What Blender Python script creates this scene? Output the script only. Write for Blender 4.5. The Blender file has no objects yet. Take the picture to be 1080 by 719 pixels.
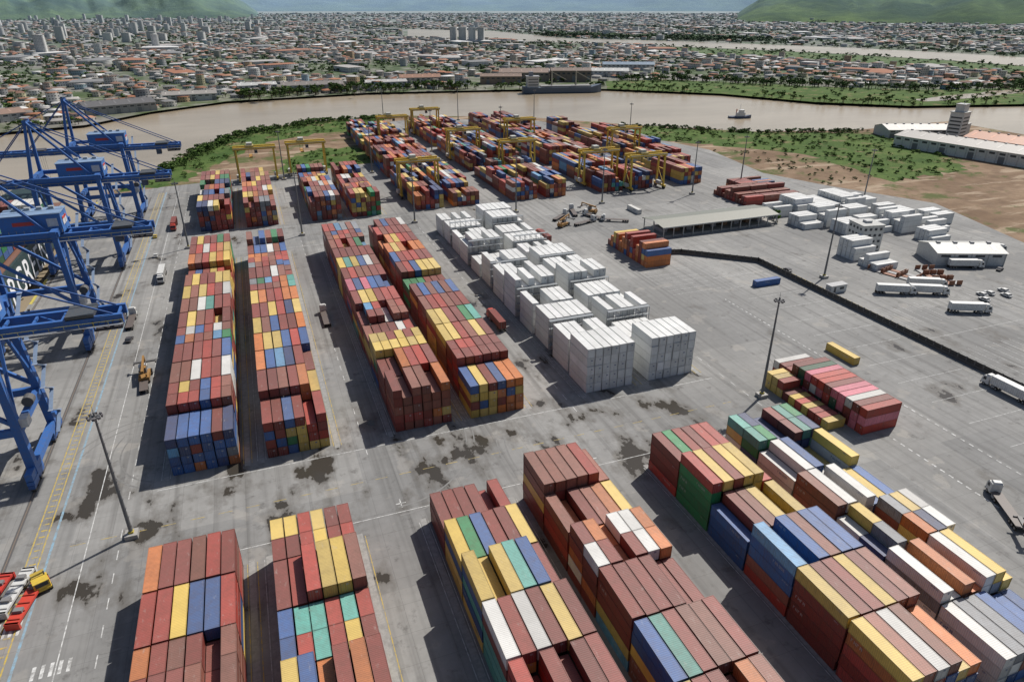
import bpy, math, random
import numpy as np
from mathutils import Vector, Matrix, noise as mnoise
random.seed(11); rng=np.random.default_rng(11)
S=bpy.context.scene
COL=S.collection
# ------------------------------------------------------------------ materials
def newmat(name,rough=0.7,spec=0.3):
    m=bpy.data.materials.new(name); m.use_nodes=True
    nt=m.node_tree; b=nt.nodes['Principled BSDF']
    b.inputs['Roughness'].default_value=rough
    b.inputs['Specular IOR Level'].default_value=spec
    return m,nt,b
def N(nt,t,**kw):
    n=nt.nodes.new(t)
    for k,v in kw.items(): setattr(n,k,v)
    return n
def sock(nt,s,inp):
    if isinstance(s,(int,float)): inp.default_value=s
    elif isinstance(s,tuple): inp.default_value=s if len(s)==4 else (*s,1)
    else: nt.links.new(s,inp)
def mix(nt,f,a,b,mode='MIX'):
    n=N(nt,'ShaderNodeMix',data_type='RGBA',blend_type=mode)
    sock(nt,f,n.inputs[0]); sock(nt,a,n.inputs[6]); sock(nt,b,n.inputs[7]); return n.outputs[2]
def mth(nt,op,a,b=0.0,c=0.0,clamp=False):
    n=N(nt,'ShaderNodeMath',operation=op,use_clamp=clamp)
    sock(nt,a,n.inputs[0]); sock(nt,b,n.inputs[1]); sock(nt,c,n.inputs[2]); return n.outputs[0]
def mr(nt,v,a,b,c=0.0,d=1.0):
    n=N(nt,'ShaderNodeMapRange'); sock(nt,v,n.inputs[0])
    for i,x in enumerate((a,b,c,d)): n.inputs[1+i].default_value=x
    return n.outputs[0]
def pos(nt): return N(nt,'ShaderNodeNewGeometry').outputs['Position']
def noi(nt,scale,detail=4,rough=.55,vec=None,vs=None):
    n=N(nt,'ShaderNodeTexNoise'); n.inputs['Scale'].default_value=scale
    n.inputs['Detail'].default_value=detail; n.inputs['Roughness'].default_value=rough
    v=vec if vec is not None else pos(nt)
    if vs:
        m=N(nt,'ShaderNodeMapping'); m.inputs['Scale'].default_value=vs; nt.links.new(v,m.inputs['Vector']); v=m.outputs[0]
    nt.links.new(v,n.inputs['Vector']); return n.outputs['Fac']
def haze_tint(nt,c,mx=.5,d0=1000,d1=9500,hc=(.35,.43,.50)):  # aerial haze painted into the base colour, stronger with distance from origin
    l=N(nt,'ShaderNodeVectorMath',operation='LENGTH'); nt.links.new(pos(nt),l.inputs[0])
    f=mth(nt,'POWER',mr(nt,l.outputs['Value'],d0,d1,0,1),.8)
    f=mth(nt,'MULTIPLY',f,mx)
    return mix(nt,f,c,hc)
def bump(nt,b,h,st,dist):
    n=N(nt,'ShaderNodeBump'); n.inputs['Strength'].default_value=st; n.inputs['Distance'].default_value=dist
    nt.links.new(h,n.inputs['Height']); nt.links.new(n.outputs[0],b.inputs['Normal'])
def attr(nt,name='Col'):
    return N(nt,'ShaderNodeVertexColor',layer_name=name).outputs['Color']

def m_painted():
    m,nt,b=newmat('painted_steel',.5,.35)
    c=attr(nt); n=noi(nt,1.3,5)
    c=mix(nt,mr(nt,n,.35,.75,0,.5),c,mix(nt,.6,c,(.16,.12,.09)))
    nt.links.new(c,b.inputs['Base Color']); return m
def m_container():
    m,nt,b=newmat('container_steel',.5,.34)
    c=attr(nt)
    g=N(nt,'ShaderNodeNewGeometry'); sx=N(nt,'ShaderNodeSeparateXYZ'); nt.links.new(g.outputs['Normal'],sx.inputs[0])
    top=mr(nt,sx.outputs[2],.8,.95)
    bw=N(nt,'ShaderNodeRGBToBW'); nt.links.new(c,bw.inputs[0])
    keep=mr(nt,bw.outputs[0],.35,.55,1.0,.28)       # pale boxes show less rust
    faded=mix(nt,.16,c,(.42,.36,.31))
    c=mix(nt,top,c,faded)
    n1=noi(nt,.9,6,.65); n2=noi(nt,.16,3)
    c=mix(nt,mth(nt,'MULTIPLY',keep,mr(nt,n1,.43,.73,0,.48)),c,mix(nt,.62,c,(.13,.085,.06)))
    c=mix(nt,mr(nt,n2,.35,.65,0,.15),c,(.06,.05,.045))
    c=mix(nt,mth(nt,'MULTIPLY',keep,mr(nt,noi(nt,1.6,6,.72),.62,.70,0,.45)),c,(.14,.06,.03))
    c=mix(nt,mth(nt,'MULTIPLY',top,mr(nt,noi(nt,1.2,5,.7,vs=(1,.35,1)),.60,.74,0,.35)),c,(.45,.42,.38))
    st=noi(nt,1.0,3,.6,vs=(3.5,3.5,.25))
    sm=mth(nt,'MULTIPLY',mth(nt,'MULTIPLY',keep,mr(nt,st,.52,.7,0,.42)),mth(nt,'SUBTRACT',1.0,top))
    c=mix(nt,sm,c,(.09,.05,.035))
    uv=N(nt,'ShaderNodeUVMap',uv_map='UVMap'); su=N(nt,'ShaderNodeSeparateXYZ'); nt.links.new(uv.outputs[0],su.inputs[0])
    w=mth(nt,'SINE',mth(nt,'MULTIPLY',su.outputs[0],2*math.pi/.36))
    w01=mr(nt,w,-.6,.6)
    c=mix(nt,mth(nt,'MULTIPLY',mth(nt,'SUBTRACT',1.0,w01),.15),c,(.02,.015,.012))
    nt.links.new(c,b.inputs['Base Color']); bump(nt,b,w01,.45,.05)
    return m
def m_pave():
    m,nt,b=newmat('yard_pavement',.85,.25)
    n1=noi(nt,.018,5); n2=noi(nt,.35,6,.65)
    lane=noi(nt,.5,3,.5,vs=(1,.02,1))
    c=mix(nt,mr(nt,n1,.35,.65),(.21,.208,.202),(.31,.306,.295))
    c=mix(nt,mr(nt,n2,.3,.7,0,.4),c,(.155,.152,.145))
    c=mix(nt,mr(nt,lane,.50,.70,0,.6),c,(.13,.127,.122))
    c=mix(nt,mr(nt,noi(nt,.1,5),.60,.64,0,.4),c,(.33,.31,.28))
    br2=N(nt,'ShaderNodeTexBrick'); br2.offset=.37; br2.inputs['Scale'].default_value=1
    br2.inputs['Brick Width'].default_value=21; br2.inputs['Row Height'].default_value=34; br2.inputs['Mortar Size'].default_value=.0
    br2.inputs['Color1'].default_value=(.86,.86,.86,1); br2.inputs['Color2'].default_value=(1.12,1.11,1.09,1); nt.links.new(pos(nt),br2.inputs['Vector'])
    c=mix(nt,.8,c,mix(nt,1.0,c,br2.outputs['Color'],'MULTIPLY'))
    br=N(nt,'ShaderNodeTexBrick'); br.offset=0; br.inputs['Scale'].default_value=1
    br.inputs['Brick Width'].default_value=7; br.inputs['Row Height'].default_value=7; br.inputs['Mortar Size'].default_value=.05
    br.inputs['Color1'].default_value=(1,1,1,1); br.inputs['Color2'].default_value=(.93,.93,.93,1); br.inputs['Mortar'].default_value=(.66,.66,.66,1)
    nt.links.new(pos(nt),br.inputs['Vector'])
    c=mix(nt,.75,c,mix(nt,1.0,c,br.outputs['Color'],'MULTIPLY'))
    c=mix(nt,mr(nt,noi(nt,.22,5,.7),.58,.70,0,.6),c,(.075,.07,.066))
    sp=N(nt,'ShaderNodeSeparateXYZ'); nt.links.new(pos(nt),sp.inputs[0])
    d=mth(nt,'ABSOLUTE',mth(nt,'SUBTRACT',sp.outputs[1],140.0))
    near=mr(nt,d,12,45,.085,0.015)
    dx=mr(nt,sp.outputs[0],90,150,0,-.07)
    pm=mth(nt,'ADD',mth(nt,'ADD',noi(nt,.075,6,.6,vs=(1.2,.7,1)),near),dx)
    pud=mr(nt,pm,.655,.672)
    damp=mr(nt,pm,.57,.67,0,.7)
    c=mix(nt,damp,c,(.10,.09,.078)); c=mix(nt,pud,c,(.05,.044,.036))
    nt.links.new(c,b.inputs['Base Color'])
    nt.links.new(mr(nt,pud,0,1,.85,.2),b.inputs['Roughness'])
    bump(nt,b,n2,.25,.03); return m
def m_land():
    m,nt,b=newmat('bare_soil',.95,.1)
    n1=noi(nt,.02,6,.6); n2=noi(nt,.12,6,.65); n3=noi(nt,.05,5,.6,vs=(.35,1.6,1))
    c=mix(nt,mr(nt,n1,.35,.65),(.165,.11,.07),(.28,.20,.135))
    c=mix(nt,mr(nt,n2,.42,.68,0,.65),c,(.12,.08,.055))
    c=mix(nt,mr(nt,n3,.55,.61,0,.75),c,(.37,.29,.21))
    c=mix(nt,mr(nt,noi(nt,.028,7,.72),.53,.59,0,.85),c,(.075,.10,.032))
    nt.links.new(c,b.inputs['Base Color']); bump(nt,b,n2,.7,.6); return m
def m_grass():
    m,nt,b=newmat('grass_scrub',.95,.1)
    n1=noi(nt,.03,6,.65); n2=noi(nt,.3,6,.7)
    c=mix(nt,mr(nt,n1,.35,.65),(.05,.095,.024),(.11,.16,.045))
    c=mix(nt,mr(nt,n2,.4,.7,0,.6),c,(.04,.065,.02))
    c=mix(nt,mr(nt,noi(nt,.05,7,.7),.56,.63,0,.8),c,(.21,.155,.09))
    c=haze_tint(nt,c)
    nt.links.new(c,b.inputs['Base Color']); bump(nt,b,n2,.9,.8); return m
def m_city():
    m,nt,b=newmat('urban_ground',.95,.1)
    n1=noi(nt,.004,6,.6); n2=noi(nt,.03,6,.7)
    c=mix(nt,mr(nt,n1,.40,.60),(.18,.17,.15),(.075,.105,.04))
    c=mix(nt,mr(nt,n2,.48,.60,0,.75),c,(.26,.245,.22))
    c=mix(nt,mr(nt,noi(nt,.009,6,.7),.50,.58,0,.88),c,(.05,.082,.026))
    c=haze_tint(nt,c)
    nt.links.new(c,b.inputs['Base Color']); return m
def m_water():
    m,nt,b=newmat('muddy_water',.25,.5)
    n=noi(nt,.004,5,.6,vs=(1,2.2,1))
    c=mix(nt,mr(nt,n,.35,.65),(.28,.225,.155),(.37,.305,.22))
    nt.links.new(haze_tint(nt,c,.3),b.inputs['Base Color'])
    bump(nt,b,noi(nt,.35,5,.6),.35,.25); return m
def m_house():
    m,nt,b=newmat('plaster_and_tile',.9,.15)
    c=attr(nt)
    uv=N(nt,'ShaderNodeUVMap',uv_map='UVMap'); s=N(nt,'ShaderNodeSeparateXYZ'); nt.links.new(uv.outputs[0],s.inputs[0])
    def band(x,per,a,bb):
        f=mth(nt,'MODULO',x,per); return mth(nt,'MULTIPLY',mth(nt,'GREATER_THAN',f,a),mth(nt,'LESS_THAN',f,bb))
    w=mth(nt,'MULTIPLY',band(s.outputs[0],3.2,1.0,2.4),band(s.outputs[1],3.0,1.0,2.2))
    c=mix(nt,mr(nt,noi(nt,.25,5,.65),.35,.7,0,.4),c,mix(nt,.5,c,(.12,.10,.085)))
    c=mix(nt,mth(nt,'MULTIPLY',w,.9),c,(.05,.055,.06))
    nt.links.new(haze_tint(nt,c),b.inputs['Base Color']); return m
def m_leaf():
    m,nt,b=newmat('foliage',.9,.15)
    c=attr(nt); c=mix(nt,mr(nt,noi(nt,.4,4),.35,.65,0,.4),c,(.02,.035,.01))
    nt.links.new(haze_tint(nt,c,.42),b.inputs['Base Color']); return m
def m_hill():
    m,nt,b=newmat('forested_hill',1,.05)
    c=mix(nt,mr(nt,noi(nt,.0015,7,.65),.4,.6),(.03,.058,.02),(.10,.15,.042))
    c=mix(nt,mr(nt,noi(nt,.01,7,.7),.4,.6,0,.5),c,(.03,.05,.02))
    nt.links.new(haze_tint(nt,c,.62,4500,15500,(.27,.39,.55)),b.inputs['Base Color']); bump(nt,b,noi(nt,.01,7,.7),.8,20); return m
def m_line():
    m,nt,b=newmat('road_paint',.8,.2)
    c=attr(nt); n=noi(nt,.8,6,.7)
    c=mix(nt,mr(nt,n,.42,.62,0,.88),c,(.22,.215,.205)); nt.links.new(c,b.inputs['Base Color']); return m
PAINT=m_painted(); CONT=m_container(); PAVE=m_pave(); LAND=m_land(); GRASS=m_grass(); CITY=m_city(); WATER=m_water()
HOUSE=m_house(); LEAF=m_leaf(); HILL=m_hill(); LINE=m_line()
# ------------------------------------------------------------------ mesh helpers
def mesh_np(name,V,Q,mat,cols=None,uvs=None):
    V=np.asarray(V,dtype=np.float32); Q=np.asarray(Q,dtype=np.int32)
    me=bpy.data.meshes.new(name)
    me.vertices.add(len(V)); me.vertices.foreach_set('co',V.ravel())
    me.loops.add(Q.size); me.loops.foreach_set('vertex_index',Q.ravel())
    me.polygons.add(len(Q)); me.polygons.foreach_set('loop_start',np.arange(0,Q.size,4,dtype=np.int32))
    me.update(calc_edges=True)
    if cols is not None:
        a=me.color_attributes.new('Col','FLOAT_COLOR','CORNER')
        cc=np.ones((Q.size,4),dtype=np.float32); cc[:,:3]=np.repeat(cols,4,axis=0); a.data.foreach_set('color',cc.ravel())
    if uvs is not None:
        u=me.uv_layers.new(name='UVMap'); u.data.foreach_set('uv',np.asarray(uvs,dtype=np.float32).ravel())
    me.materials.append(mat)
    o=bpy.data.objects.new(name,me); COL.objects.link(o); return o
class MB:
    def __init__(s): s.v=[];s.f=[];s.c=[]
    def add(s,vs,fs,col):
        o=len(s.v); s.v+= [tuple(v) for v in vs]
        for f in fs: s.f.append(tuple(i+o for i in f)); s.c.append(col)
    def box(s,c,d,col,rz=0,taper=(1,1)):
        x,y,z=d[0]/2,d[1]/2,d[2]/2; cs,sn=math.cos(rz),math.sin(rz); vs=[]
        for zz,tx,ty in ((-z,1,1),(z,taper[0],taper[1])):
            for a,b in ((-x,-y),(x,-y),(x,y),(-x,y)):
                a*=tx;b*=ty; vs.append((c[0]+a*cs-b*sn,c[1]+a*sn+b*cs,c[2]+zz))
        s.add(vs,[(3,2,1,0),(4,5,6,7),(0,1,5,4),(1,2,6,5),(2,3,7,6),(3,0,4,7)],col)
    def beam(s,p1,p2,w,h,col,w2=None,h2=None):
        p1=Vector(p1);p2=Vector(p2);d=(p2-p1).normalized()
        up=Vector((0,0,1)) if abs(d.z)<.95 else Vector((0,1,0))
        r=d.cross(up).normalized(); u=r.cross(d).normalized(); w2=w2 or w; h2=h2 or h; vs=[]
        for p,ww,hh in ((p1,w,h),(p2,w2,h2)):
            for a,b in ((-1,-1),(1,-1),(1,1),(-1,1)): vs.append(p+r*a*ww/2+u*b*hh/2)
        s.add(vs,[(3,2,1,0),(4,5,6,7),(0,1,5,4),(1,2,6,5),(2,3,7,6),(3,0,4,7)],col)
    def cyl(s,p1,p2,r1,r2,n,col):
        p1=Vector(p1);p2=Vector(p2);d=(p2-p1).normalized()
        up=Vector((0,0,1)) if abs(d.z)<.95 else Vector((0,1,0))
        r=d.cross(up).normalized(); u=r.cross(d).normalized(); vs=[]
        for p,rr in ((p1,r1),(p2,r2)):
            for i in range(n):
                a=2*math.pi*i/n; vs.append(p+r*math.cos(a)*rr+u*math.sin(a)*rr)
        fs=[(i,(i+1)%n,n+(i+1)%n,n+i) for i in range(n)]+[tuple(range(n-1,-1,-1)),tuple(range(n,2*n))]
        s.add(vs,fs,col)
    def prism(s,prof,a,b,col,axis='y'):
        n=len(prof); vs=[(p[0],a,p[1]) for p in prof]+[(p[0],b,p[1]) for p in prof]
        s.add(vs,[(i,(i+1)%n,n+(i+1)%n,n+i) for i in range(n)]+[tuple(range(n-1,-1,-1)),tuple(range(n,2*n))],col)
    def loft(s,rings,col):
        n=len(rings[0]); vs=[p for r in rings for p in r]; fs=[]
        for k in range(len(rings)-1):
            for i in range(n): fs.append((k*n+i,k*n+(i+1)%n,(k+1)*n+(i+1)%n,(k+1)*n+i))
        fs.append(tuple(range(n-1,-1,-1))); fs.append(tuple(range((len(rings)-1)*n,len(rings)*n)))
        s.add(vs,fs,col)
    def obj(s,name,mat=None,loc=(0,0,0),rz=0):
        me=bpy.data.meshes.new(name); me.from_pydata(s.v,[],s.f); me.update()
        a=me.color_attributes.new('Col','FLOAT_COLOR','CORNER'); buf=[]
        for p,c in zip(me.polygons,s.c): buf+= [c[0],c[1],c[2],1.0]*p.loop_total
        a.data.foreach_set('color',buf); me.materials.append(mat or PAINT)
        import bmesh
        bm=bmesh.new(); bm.from_mesh(me); bmesh.ops.recalc_face_normals(bm,faces=bm.faces); bm.to_mesh(me); bm.free()
        o=bpy.data.objects.new(name,me); o.location=loc; o.rotation_euler=(0,0,rz); COL.objects.link(o); return o
def dup(o,loc,rz=0):
    n=bpy.data.objects.new(o.name.split('.')[0],o.data); n.location=loc; n.rotation_euler=(0,0,rz); COL.objects.link(n); return n
def sheet(name,pts,z,mat,skirt=0,jit=0,step=8):
    P=[]
    if jit:
        for i in range(len(pts)):
            a=np.array(pts[i]);b=np.array(pts[(i+1)%len(pts)]); n=max(1,int(np.linalg.norm(b-a)/step))
            for k in range(n): P.append(tuple(a+(b-a)*k/n+rng.normal(0,jit,2)*(1 if k else .3)))
    else: P=pts
    n=len(P); vs=[(p[0],p[1],z) for p in P]; fs=[tuple(range(n))]
    if skirt:
        vs+=[(p[0],p[1],z-skirt) for p in P]; fs+=[(i,n+i,n+(i+1)%n,(i+1)%n) for i in range(n)]
    me=bpy.data.meshes.new(name); me.from_pydata(vs,[],fs); me.update(); me.materials.append(mat)
    if me.polygons[0].normal.z<0: me.flip_normals()
    o=bpy.data.objects.new(name,me); COL.objects.link(o); return o
def inpoly(X,Y,poly):
    r=np.zeros(X.shape,bool); n=len(poly); j=n-1
    for i in range(n):
        xi,yi=poly[i];xj,yj=poly[j]
        if yi!=yj:
            c=((yi>Y)!=(yj>Y))&(X<(xj-xi)*(Y-yi)/(yj-yi)+xi); r^=c
        j=i
    return r
# ------------------------------------------------------------------ ground, water
near_shore=[(-90.5,-400),(-90.5,478),(-67.7,523),(-46,607),(-10,689),(62,735),(159,740),(276,682),(372,581),(439,527),(533,503),(657,512),(652,431),(781,343),(1100,200),(1500,-400)]
far_shore=[(-470,-400),(-440,300),(-330,600),(-212,765),(-147,787),(-95,865),(-18,931),(158,960),(334,930),(473,890),(586,788),(640,676),(717,611),(856,577),(1007,453),(1400,250),(2100,-400)]
sheet('river_water',[(-3000,-500),(4000,-500),(4000,3000),(-3000,3000)],-2.5,WATER)
sheet('ground',near_shore,0,LAND,skirt=5)
sheet('city_ground',far_shore+[(45000,-400),(45000,45000),(-45000,45000),(-45000,-400)],0,CITY,skirt=0)
up_river=[(771,3456),(1063,3080),(1066,2302),(1279,2046),(1430,1776),(1541,1530),(1604,1297),(1615,1119),(1785,911),(1533,776),(1390,959),(1385,1116),(1337,1323),(1251,1550),(1118,1786),(947,2044),(792,2296),(570,2566)]
sheet('upper_river_water',up_river,.4,WATER)
marsh1=[(473,889),(586,787),(640,675),(717,610),(856,576),(1007,452),(1300,320),(1290,760),(1203,825),(1000,700),(855,735),(756,823),(617,977),(520,985)]
marsh2=[(1000,1400),(1090,1285),(1237,849),(1525,770),(1388,958),(1380,1116),(1332,1320),(1246,1545),(1110,1780),(1000,1700)]
sheet('marsh_grass',marsh1,.15,GRASS); sheet('marsh_grass',marsh2,.15,GRASS)
sheet('marsh_channel_water',[(764,632),(860,640),(979,660),(1100,610),(1100,630),(985,690),(860,668),(770,655)],.3,WATER,jit=3,step=20)
G1=[(-66,524),(-44,606),(-8,686),(62,732),(140,736),(116,670),(54,655),(12,630),(-21,559),(-47,489),(-85,482)]
G2=[(18,502),(87,514),(93,564),(54,587),(18,544)]
G3=[(336,602),(370,578),(437,524),(517,490),(538,425),(470,341),(392,334),(404,427),(354,493),(323,533)]
for g in (G1,G2,G3): sheet('grass',g,.05,GRASS,jit=3.0,step=7)
yard=[(-90.5,-200),(-90.5,470),(-60,486),(32,500),(92,516),(120,700),(160,712),(268,668),(318,568),(345,470),(330,385),(345,340),(372,284),(345,204),(335,100),(335,-200)]
sheet('yard_pavement',yard,.02,PAVE)
q=MB(); 
for i in range(70):
    y=-190+i*9.6
    q.box((-90.0,y,.15),(.9,9.5,.35),(.5,.42,.08) if i%2 else (.25,.25,.24))
q.obj('quay_kerb')
fd=MB()
for i in range(34):
    y=-180+i*19.5; fd.cyl((-89,y,0),(-89,y,.8),.35,.5,10,(.05,.05,.05)); fd.box((-90.9,y,-1.2),(.8,2,2.2),(.02,.02,.02))
fd.obj('quay_bollards')
# ------------------------------------------------------------------ painted markings
WH=(.6,.6,.58); YE=(.5,.36,.06); BL=(.22,.36,.46)
L=MB()
def ln(x1,y1,x2,y2,w,col,z=.04):
    a=Vector((x1,y1));b=Vector((x2,y2));d=(b-a).normalized();n=Vector((-d.y,d.x))*w/2
    L.add([(a+n).to_tuple()+(z,),(a-n).to_tuple()+(z,),(b-n).to_tuple()+(z,),(b+n).to_tuple()+(z,)],[(0,1,2,3)],col)
def dash(x1,y1,x2,y2,w,col,dl,gp):
    a=Vector((x1,y1));b=Vector((x2,y2));T=(b-a).length;d=(b-a).normalized();t=0
    while t<T: p=a+d*t;r=a+d*min(T,t+dl); ln(p.x,p.y,r.x,r.y,w,col); t+=dl+gp
for x in (-57.5,-55.2): ln(x,-100,x,470,.3,YE)
dash(-56.3,-100,-56.3,470,1.2,YE,.4,1.8)
ln(-53.6,-100,-53.6,470,.5,BL); ln(-46.5,-100,-46.5,470,.2,WH); dash(-40,-100,-40,460,.2,WH,3,4)
COLS=[-30.7,-8.2,25.1,46.5,83,104.5]
for x0 in COLS:
    for xx in (x0-2.6,x0-.6,x0+16.5,x0+18.5):
        for (a,b) in ((20,120),(157,325),(373,465)):
            if x0>80 and a>350: continue
            ln(xx,a,xx,b,.16,(.5,.5,.48) if (xx-x0)<0 else YE)
for (a,b) in ((125,125.25),(153,153.25),(332,332.25),(368,368.25)): ln(-34,a,124,a,.2,WH)
dash(-50,139,124,139,.16,YE,3,3)
dash(167,30,167,205,.4,WH,1.3,1.3); dash(150,20,150,108,.45,WH,1.3,1.1); dash(128,20,128,330,.18,WH,3,3)
dash(76,150,76,345,.2,WH,3,4); dash(16,150,16,345,.2,WH,3,4)
for i in range(14): ln(176,70+i*12,203,70+i*12,.14,WH)
for i in range(10): ln(175,216+i*4.2,150,216+i*4.2,.13,WH)
for i in range(22): ln(214+i*4,120,214+i*4,140,.15,WH)
for i in range(22): ln(214+i*4,160,214+i*4,176,.15,WH)
ln(212,150,330,150,.15,WH); ln(212,40,212,230,.15,YE)
for i in range(7): ln(-62+i*1.2,116,-62+i*1.2,120,.6,WH)
for i in range(5): ln(-50+i*1.4,104,-50+i*1.4,107,.6,WH)
for x in (20,70): 
    for y in (128,): ln(x-1.2,y,x+1.2,y,.3,WH); ln(x,y-1.6,x,y+1.6,.25,WH)
L.obj('road_markings',LINE)
R=MB()
for x in (-61.5,-88): R.box((x,140,.045),(.9,640,.03),(.10,.10,.10)); R.box((x,140,.09),(.12,640,.09),(.22,.17,.13))
R.obj('crane_rails')
R=MB()
for x0 in COLS:
    for xx in (x0-1.6,x0+17.4):
        for (a,b) in ((20,121),(156,326),(373,467)):
            if x0>80 and a>350: continue
            R.box((xx,(a+b)/2,.024),(1.3,b-a,.012),(.30,.295,.28))
R.obj('crane_runway_strips',LINE)
T=MB()
def arc(cx,cy,r,a0,a1,w,col,sq=1.2):
    n=28; vs=[];fs=[]
    for i in range(n+1):
        a=math.radians(a0+(a1-a0)*i/n)
        for rr in (r-w/2,r+w/2): vs.append((cx+rr*math.cos(a),cy+rr*math.sin(a)*sq,.046))
    for i in range(n): fs.append((2*i,2*i+1,2*i+3,2*i+2))
    T.add(vs,fs,col)
for k in range(9):
    cx=random.choice((-38,16,70,20,-36,76,128)); cy=random.uniform(120,175); r=random.uniform(12,30); a0=random.choice((0,90,180,270))+random.uniform(-20,20); sq=random.uniform(.8,1.6); e=random.uniform(35,80)
    for dr in (0,2.1): arc(cx,cy,r+dr,a0,a0+e,.35,(.19,.187,.18),sq)
for dr in (0,2.2): arc(-31,172,13+dr,150,250,.4,(.165,.162,.155))
T.obj('tyre_marks',LINE)
# ------------------------------------------------------------------ containers
W=2.44
def ctemplate(Ln=12.19,H=2.59,flip=False,logo=0,seed=0):
    r=random.Random(seed); V=[];Q=[];C=[];U=[]
    def quad(pts,cl,uv): 
        o=len(V); V.extend(pts); Q.append((o,o+1,o+2,o+3)); C.append(cl); U.extend(uv)
    def panel(o,eu,ev,lu,lv,n,b,d,usc=True):
        o=np.array(o,float);eu=np.array(eu,float);ev=np.array(ev,float);n=np.array(n,float)
        P=lambda u,v,k=0:tuple(o+eu*u+ev*v-n*k)
        out=[(0,0),(lu,0),(lu,lv),(0,lv)]; inn=[(b,b),(lu-b,b),(lu-b,lv-b),(b,lv-b)]
        for i in range(4):
            j=(i+1)%4
            quad([P(*out[i]),P(*out[j]),P(*inn[j]),P(*inn[i])],4,[(0,0)]*4)
            quad([P(*inn[i]),P(*inn[j]),P(*inn[j],d),P(*inn[i],d)],4,[(0,0)]*4)
        quad([P(*p,d) for p in inn],0,[(p[0],p[1]) for p in inn] if usc else [(0,0)]*4)
        return P
    w=W/2;l=Ln/2
    PR=panel((w,-l,0),(0,1,0),(0,0,1),Ln,H,(1,0,0),.13,.05)
    PL=panel((-w,l,0),(0,-1,0),(0,0,1),Ln,H,(-1,0,0),.13,.05)
    PF=panel((-w,-l,0),(1,0,0),(0,0,1),W,H,(0,-1,0),.12,.08,usc=flip)
    PB=panel((w,l,0),(-1,0,0),(0,0,1),W,H,(0,1,0),.12,.08,usc=not flip)
    panel((w,-l,H),(0,1,0),(-1,0,0),Ln,W,(0,0,1),.1,.035)
    PD=PB if flip else PF
    for x in (.45,.9,1.54,1.99):
        a,b=x-.035,x+.035
        quad([PD(a,.12,.02),PD(b,.12,.02),PD(b,H-.12,.02),PD(a,H-.12,.02)],1,[(0,0)]*4)
    quad([PD(1.2,.12,.07),PD(1.24,.12,.07),PD(1.24,H-.12,.07),PD(1.2,H-.12,.07)],2,[(0,0)]*4)
    quad([PD(1.35,1.7,.06),PD(1.8,1.7,.06),PD(1.8,2.1,.06),PD(1.35,2.1,.06)],3,[(0,0)]*4)
    if logo:
        for P in (PR,PL):
            hgt=r.uniform(.45,.75) if logo<3 else .28; u=r.choice((.8,Ln*.38,Ln-5.5)) if logo<3 else Ln-2.6; v0=r.uniform(1.2,1.5) if logo<3 else 1.95
            lw=hgt*.55; s=hgt*.18
            for k in range(r.randint(4,7)):
                if u+lw>Ln-.5: break
                R=[(u,v0,u+s,v0+hgt)]
                if r.random()<.6: R.append((u+s,v0+hgt-s,u+lw,v0+hgt))
                if r.random()<.5: R.append((u+s,v0+hgt/2-s/2,u+lw,v0+hgt/2+s/2))
                if r.random()<.5: R.append((u+s,v0,u+lw,v0+s))
                if r.random()<.5: R.append((u+lw,v0,u+lw+s,v0+hgt))
                for a,b,c,d in R: quad([P(a,b,.03),P(c,b,.03),P(c,d,.03),P(a,d,.03)],3,[(0,0)]*4)
                u+=lw+s*2.2
    return np.array(V,float),np.array(Q),np.array(C),np.array(U,float)
TPL={}
def tpl(Ln,H,flip,logo):
    k=(Ln,H,flip,logo)
    if k not in TPL: TPL[k]=ctemplate(Ln,H,flip,logo,seed=logo*7+3)
    return TPL[k]
PAL={'maroon':(.255,.043,.032),'brown':(.285,.088,.056),'red':(.45,.05,.033),'yellow':(.72,.50,.10),'blue':(.032,.125,.36),'orange':(.66,.19,.035),
 'green':(.02,.26,.09),'teal':(.10,.41,.34),'white':(.68,.67,.63),'grey':(.26,.28,.30),'navy':(.025,.06,.18),'lblue':(.12,.35,.60),'pink':(.72,.16,.23),'magenta':(.58,.03,.22),'dgreen':(.018,.12,.06)}
def pick(w): return random.choices(list(w.keys()),list(w.values()))[0]
W0={'maroon':27,'brown':14,'red':13,'yellow':15,'blue':10,'orange':9,'green':3.5,'teal':1.2,'white':4,'grey':2,'navy':2,'lblue':1.5}
def build(name,items,loc=(0,0,0)):
    groups={}
    for it in items: groups.setdefault((it[3],it[4],it[5],it[6],it[8]),[]).append(it)
    VV=[];QQ=[];CC=[];UU=[];off=0
    for (Ln,H,fl,lg,rt),its in groups.items():
        V,Q,C,U=tpl(Ln,H,fl,lg); K=len(its)
        if rt: V=np.stack([V[:,1],-V[:,0],V[:,2]],1)
        P=np.array([i[:3] for i in its],float); rgb=np.array([i[7] for i in its],float)
        VV.append((V[None]+P[:,None]).reshape(-1,3))
        QQ.append((Q[None]+(np.arange(K)*len(V))[:,None,None]).reshape(-1,4)+off); off+=K*len(V)
        c=np.zeros((K,len(Q),3))
        for cl,fn in ((0,lambda r:r),(1,lambda r:r*.5+.14),(2,lambda r:r*.2),(3,lambda r:np.where(r.mean(1,keepdims=True)>.45,np.array([[.1,.16,.3]]),r*.35+.33)),(4,lambda r:r*.78)):
            c[:,C==cl]=fn(rgb)[:,None]
        CC.append(c.reshape(-1,3)); UU.append(np.tile(U,(K,1)))
    o=mesh_np(name,np.concatenate(VV),np.concatenate(QQ),CONT,np.concatenate(CC),np.concatenate(UU)); o.location=loc; return o
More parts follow.
